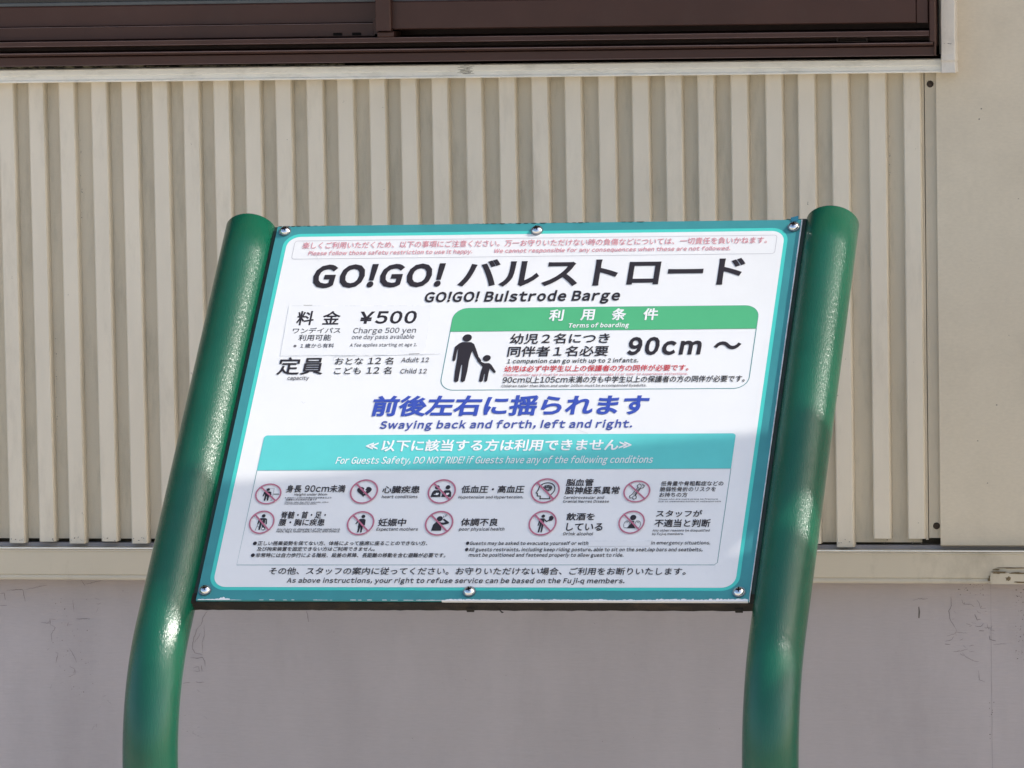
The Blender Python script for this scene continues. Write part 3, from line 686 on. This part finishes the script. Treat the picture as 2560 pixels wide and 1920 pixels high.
for key, (o, c) in tmp.items():
    me = bpy.data.meshes.new_from_object(o.evaluated_get(dg))
    vs_ = [tuple(v.co) for v in me.vertices]; fs_ = [tuple(p.vertices) for p in me.polygons]
    G[key] = (vs_, fs_); bpy.data.meshes.remove(me)
for o, c in tmp.values(): bpy.data.objects.remove(o); bpy.data.curves.remove(c)
ys_ = [v[1] for v in G[('Ｈ', 0.0)][0]]; YB, CAP = min(ys_), max(ys_)-min(ys_)
ll = [v[1] for v in G[('l', 0.0)][0]]; LH = CAP*1.07/(max(ll)-min(ll))
for (s, colr, wt_, ital, mode, ua, ub, vb, h) in TEXTS:
    b = bevel_of(s, wt_, h); pen = 0; V, F = [], []
    cjk = any(ord(q) > 0x2e80 for q in s); k_ = 1.08 if cjk else 1.0
    for ch_ in s:
        if ch_ == ' ': pen += .30 if not cjk else .36; continue
        vs_, fs_ = G[glyph_key(ch_, b)]; base_ = len(V); F += [tuple(q+base_ for q in f) for f in fs_]
        if ord(ch_) < 0x2000:
            x0_ = min(v[0] for v in vs_); x1_ = max(v[0] for v in vs_)
            ky = (LH*(1.0 if ch_ == 'l' else .93) if ch_ in 'Il' else 1.0)*k_
            yo = YB if ch_ in 'Il' else 0
            lsb = LS.get(ch_, .018)+b*.6; rsb = RS.get(ch_, .020)+b*.6
            V += [(pen+lsb+(v[0]-x0_)*k_, yo+(v[1]-(0 if yo else YB))*ky+(0 if yo else YB), v[2]) for v in vs_]
            pen += lsb+rsb+(x1_-x0_)*k_
        else:
            V += [(pen+v[0], v[1], v[2]) for v in vs_]; pen += 1.0
    xs_ = [v[0] for v in V]; ys_ = [v[1] for v in V]; zs_ = [v[2] for v in V]
    if mode == 'B': y0_, y1_ = min(ys_), max(ys_)
    else: y0_, y1_ = YB-b, YB+CAP+b
    sy = h/(y1_-y0_); sh = .075*ital
    x0_ = min(xs_); sx = ((ub-ua)-sh*h*.9)/(max(xs_)-x0_); zmax = max(zs_) or 1
    base = .0010 if colr != 'white' else .0012
    W_ = []
    for a_, b_, c_ in V:
        yy = (b_-y0_)*sy; W_.append(pt(ua+(a_-x0_)*sx+sh*yy, vb+yy, base+(max(c_, 0)/zmax)*.00012))
    me = bpy.data.meshes.new('lettering'); me.from_pydata(W_, [], F); me.materials.append(M['wtext' if colr == 'white' else colr])
    t = bpy.data.objects.new('lettering', me); COL.objects.link(t); t.parent = sheet

# ---- pictograms. Shapes are drawn in ring coordinates, x and y from -1 to 1
class Pic:
    def __init__(s, cx, cy, rx, ry): s.c = (cx, cy, rx, ry); s.V = []; s.F = []; s.n = .00100
    def P(s, x, y): return pt(s.c[0]+x*s.c[2], s.c[1]+y*s.c[3], s.n)
    def poly(s, pts):
        b = len(s.V); s.V += [s.P(*p) for p in pts]; s.F.append(tuple(range(b, b+len(pts)))); s.n += .00001
    def disc(s, x, y, r, n=18): s.poly([(x+r*math.cos(2*math.pi*k/n), y+r*math.sin(2*math.pi*k/n)) for k in range(n)])
    def cap(s, x0, y0, x1, y1, w0, w1=None, n=6):
        w1 = w1 or w0; a = math.atan2(y1-y0, x1-x0); pts = []
        for k in range(n+1): t = a+math.pi/2+math.pi*k/n; pts.append((x0+w0/2*math.cos(t), y0+w0/2*math.sin(t)))
        for k in range(n+1): t = a-math.pi/2+math.pi*k/n; pts.append((x1+w1/2*math.cos(t), y1+w1/2*math.sin(t)))
        s.poly(pts)
    def line(s, pts, w):
        for a, b in zip(pts[:-1], pts[1:]): s.cap(*a, *b, w)
    def done(s, name, m): return sub(name, (s.V, s.F), m)
def ringmesh(r):
    p = Pic(*r); V, F = [], []
    n = 56; p.n = .00150
    for k in range(n):
        a = 2*math.pi*k/n
        V += [p.P(math.cos(a), math.sin(a)), p.P(.885*math.cos(a), .885*math.sin(a))]
    F = [(2*k, 2*k+1, (2*k+3) % (2*n), (2*k+2) % (2*n)) for k in range(n)]
    p.n = .00156
    s = math.sqrt(.5); b = len(V); w_ = .045
    V += [p.P(-.92*s-w_, .92*s-w_), p.P(-.92*s+w_, .92*s+w_), p.P(.92*s+w_, -.92*s+w_), p.P(.92*s-w_, -.92*s-w_)]
    F.append((b, b+1, b+2, b+3)); return V, F
def person(p, x=0, y=0, s=1.0, arms=True, legs=True):
    f = lambda a, b: (x+a*s, y+b*s)
    p.disc(*f(0, .52), .15*s)
    p.poly([f(-.20, .32), f(.20, .32), f(.26, .24), f(.18, -.22), f(-.18, -.22), f(-.26, .24)])
    if arms:
        p.cap(*f(-.26, .22), *f(-.34, -.18), .13*s, .10*s); p.cap(*f(.26, .22), *f(.34, -.18), .13*s, .10*s)
    if legs:
        p.cap(*f(-.11, -.15), *f(-.13, -.66), .17*s, .14*s); p.cap(*f(.11, -.15), *f(.13, -.66), .17*s, .14*s)
for i, r in enumerate(RINGS):
    p = Pic(*r)
    if i == 0:
        person(p, -.08, -.02, .86); p.done('small_person_pictogram', M['black']); q = Pic(*r)
        q.line([(-.25, .56), (.36, .56)], .02); q.line([(.36, .56), (.36, -.62), (.22, -.62)], .02); q.cap(.42, 0, .80, 0, .07); q.done('height_scale', M['grey'])
    elif i == 1:
        pts = []
        for k in range(40):
            t = 2*math.pi*k/40; pts.append((.52*math.sin(t)**3, .06+.46*(13*math.cos(t)-5*math.cos(2*t)-2*math.cos(3*t)-math.cos(4*t))/16))
        p.poly(pts); p.done('heart_pictogram', M['black']); q = Pic(*r); q.n = .00115
        q.poly([(.02, .36), (.15, .34), (.05, .12), (.16, .10), (-.02, -.22), (.02, -.01), (-.08, .02)]); q.done('heart_crack', M['wtext'])
    elif i == 2:
        for sx in (-.38, .38):
            p.disc(sx, .36, .17); p.poly([(sx-.36, -.42), (sx+.34, -.42), (sx+.30, -.05), (sx+.18, .12), (sx-.18, .12), (sx-.30, -.05)])
        p.done('two_people_pictogram', M['black']); q = Pic(*r); q.n = .00115
        for sx in (-.30, .44):
            q.disc(sx-.05, -.16, .065, 10); q.disc(sx+.05, -.16, .065, 10); q.poly([(sx-.11, -.18), (sx+.11, -.18), (sx, -.30)])
            q.cap(sx-.22, -.22, sx+.0, -.26, .04)
        q.done('small_hearts', M['wtext'])
    elif i == 3:
        h = [(-.28, -.62), (-.28, -.40), (-.50, -.40), (-.52, -.20), (-.62, -.16), (-.50, .10), (-.46, .38)]
        h += [(.08+.56*math.cos(math.radians(a)), .14+.52*math.sin(math.radians(a))) for a in range(150, -31, -15)] + [(.36, -.40), (.40, -.62), (-.28, -.62)]
        p.line(h, .07)
        for k in range(9):
            a = 2*math.pi*k/9; p.line([(.12+.30*math.cos(a), .22+.22*math.sin(a)), (.12+.17*math.cos(a+.5), .22+.12*math.sin(a+.5))], .07)
        p.line([(.12+.31*math.cos(a_*math.pi/8), .22+.23*math.sin(a_*math.pi/8)) for a_ in range(0, 17)], .05)
        p.line([(-.1, .2), (.1, .26), (.3, .2)], .05); p.done('head_and_brain_pictogram', M['black'])
    elif i == 4:
        lft = [(-.42, -.36), (-.46, -.56), (-.28, -.66), (-.16, -.56), (-.06, -.68), (.10, -.62), (.06, -.44)]
        b1 = [(-.34, -.26), (-.50, -.40), (-.44, -.58), (-.26, -.56), (-.16, -.70), (.02, -.62), (.02, -.44), (-.06, -.34),
              (.24, .30), (.42, .34), (.50, .52), (.36, .64), (.24, .58), (.12, .70), (-.04, .58), (-.02, .44), (.02, .36), (-.30, -.22)]
        p.line(b1+[b1[0]], .055); p.line([(-.3, -.5), (-.1, -.35), (.0, .0), (.18, .3), (.3, .5)], .04); p.line([(-.2, -.3), (.05, .15), (.1, .45)], .03)
        p.done('bone_pictogram', M['black'])
    elif i == 5:
        person(p, .04, .06, .98); p.done('injured_person_pictogram', M['black']); q = Pic(*r); q.n = .00098
        q.line([(-.26, -.10), (-.40, -.68)], .035); q.disc(.22, -.52, .15); q.line([(-.30, -.35), (-.12, -.38)], .03); q.done('crutch', M['grey'])
        q = Pic(*r); q.n = .00120; q.disc(.20, -.54, .09); q.line([(.0, .2), (.04, -.2)], .02); q.line([(.27, .2), (.27, -.2)], .02); q.done('bandage', M['wtext'])
    elif i == 6:
        p.disc(.10, .58, .14); p.poly([(-.10, .38), (.22, .38), (.30, .20), (.34, -.12), (.20, -.22), (.18, -.34), (-.16, -.34), (-.14, .05)])
        p.cap(-.12, .30, -.34, -.02, .11, .08); p.cap(.26, .26, .26, -.10, .13); p.cap(-.05, -.3, -.08, -.70, .14, .12); p.cap(.13, -.3, .14, -.70, .14, .12); p.done('pregnant_woman_pictogram', M['black'])
    elif i == 7:
        p.disc(-.02, .38, .21); p.poly([(-.48, -.58), (.22, -.58), (.20, -.10), (.06, .12), (-.24, .12), (-.42, -.10)])
        p.line([(.02, .0), (.30, -.02), (.58, .06)], .17); p.cap(.60, .06, .28, .32, .17, .12); p.done('unwell_person_pictogram', M['black'])
        q = Pic(*r)
        for k in range(3):
            q.line([(.22+.1*k+.03*math.sin(j*1.3), .46+.07*k+.05*j) for j in range(4)], .035)
        q.done('dizzy_marks', M['grey'])
    elif i == 8:
        p.disc(-.04, .56, .13); p.poly([(-.20, .38), (.10, .38), (.08, -.10), (-.20, -.10)]); p.cap(-.22, .32, -.30, -.18, .10, .07)
        p.line([(.08, .30), (.26, .14), (.44, .26)], .08); p.cap(-.13, -.08, -.20, -.68, .13, .10); p.cap(.02, -.08, .0, -.68, .13, .10)
        p.poly([(.40, .18), (.62, .20), (.66, .56), (.50, .60), (.40, .52)]); p.cap(.64, .28, .68, .46, .07); p.done('drinking_person_pictogram', M['black'])
    else:
        p.disc(.06, .42, .23); p.poly([(-.12, .12), (.20, .12), (.12, -.10), (.34, -.50), (-.30, -.50), (-.06, -.10)]); p.done('staff_pictogram', M['black'])
        q = Pic(*r)
        for sx in (-1, 1):
            hd = [(.06+sx*.22, -.02), (.06+sx*.30, .12), (.06+sx*.44, .14), (.06+sx*.58, .04), (.06+sx*.64, -.20), (.06+sx*.60, -.42), (.06+sx*.34, -.48), (.06+sx*.22, -.30), (.06+sx*.22, -.02)]
            q.line(hd, .035); q.line([(.06+sx*.36, .10), (.06+sx*.38, -.04)], .03); q.line([(.06+sx*.48, .10), (.06+sx*.48, -.06)], .03)
        q.done('crossed_hands', M['grey'])
    sub('prohibition_ring', ringmesh(r), M['ring'])
# adult and child
ad = []
for q, n_ in ((ADULT, .00100), (CHILD, .00102)):
    ad.append(([pt(a, b, n_) for a, b in q], [tuple(range(len(q)))]))
for (a, b), rr_, n_ in ((HEADS[0], .0052, .00104), (HEADS[1], .0044, .00104)):
    ad.append(([pt(a+rr_*math.cos(2*math.pi*k/20), b+rr_*1.02*math.sin(2*math.pi*k/20), n_) for k in range(20)], [tuple(range(20))]))
sub('adult_and_child_pictogram', join(*ad), M['black'])

# ---- cross-head screws
for k, (u, v) in enumerate(SCREWS):
    s = dome(u, v, .0020, .0058, .0036, n=20, rings=5)
    o = place(part('screw', s, M['metal'], sign, smooth=True))
    wsh = (lambda n: ([pt(u+.0068*math.cos(2*math.pi*j/n), v+.0068*math.sin(2*math.pi*j/n), c) for c in (.0003, .0020) for j in range(n)],
           [(j, (j+1) % n, (j+1) % n+n, j+n) for j in range(n)]+[tuple(range(n, 2*n))]))(20)
    o2 = part('washer', wsh, M['washer'], o)
    a = R.uniform(-.4, .4); V_ = []
    for da in (0, math.pi/2):
        for sx, sy in ((-.0030, -.0007), (.0030, -.0007), (.0030, .0007), (-.0030, .0007)):
            V_.append(pt(u+sx*math.cos(a+da)-sy*math.sin(a+da), v+.0004+sx*math.sin(a+da)+sy*math.cos(a+da), .0060+(.00004 if da else 0)))
    part('cross_recess', (V_, [(0, 1, 2, 3), (4, 5, 6, 7)]), M['dark'], o)

# ------------------------------------------------------------------ added out-of-view slats, shaped to cast the shade on board and posts
blocker = empty('shade_blocker', (2.0, -1.7, 0), 'added unseen timber slats that cast the shade on the sign', 'shade_blocker')
def slat(pts, z=2.1, th=.02):
    k = len(pts)
    v = [(a-2.0, b+1.7, z) for a, b in pts]+[(a-2.0, b+1.7, z+th) for a, b in pts]
    return v, [tuple(range(k)), tuple(range(k, 2*k))]+[(i, (i+1) % k, (i+1) % k+k, i+k) for i in range(k)]
XA, XB = .60, 2.75
SL = [[(XA, -.788), (XB, -.702), (XB, -.8290), (XA, -.8290)],  # slat outlines follow the wanted shadow edges
      [(XA, -.8292), (1.612, -.8292), (1.612, -.8895), (XA, -.8895)],
      [(1.6125, -.866), (XB, -.866), (XB, -.8895), (1.6125, -.8895)],
      [(1.058, -.8897), (XB, -.8897), (XB, -1.00), (1.761, -.972), (1.70, -.945), (1.10, -.912), (1.062, -.900)],
      ]
SL += [[(1.2, -1.16-.2*k), (XB, -1.16-.2*k), (XB, -1.23-.2*k), (1.2, -1.23-.2*k)] for k in range(6)]
for s in SL: part('slat', slat(s), M['timber'], blocker)
part('slat', slat([(1.847, -.970), (XB, -.970), (XB, -1.09), (1.847, -1.09)], 2.1205), M['timber'], blocker)  # added board that cuts the sun off the right post's foot
for x in (2.02, 2.65):
    part('rail', box(x-.03-2.0, x+.03-2.0, -.80+1.7, -2.3+1.7, 2.00, 2.0995), M['timber'], blocker)
    for y in (-.87, -2.2):
        part('post', box(x-.04-2.0, x+.04-2.0, y-.04+1.7, y+.04+1.7, 0, 2.00), M['timber'], blocker)
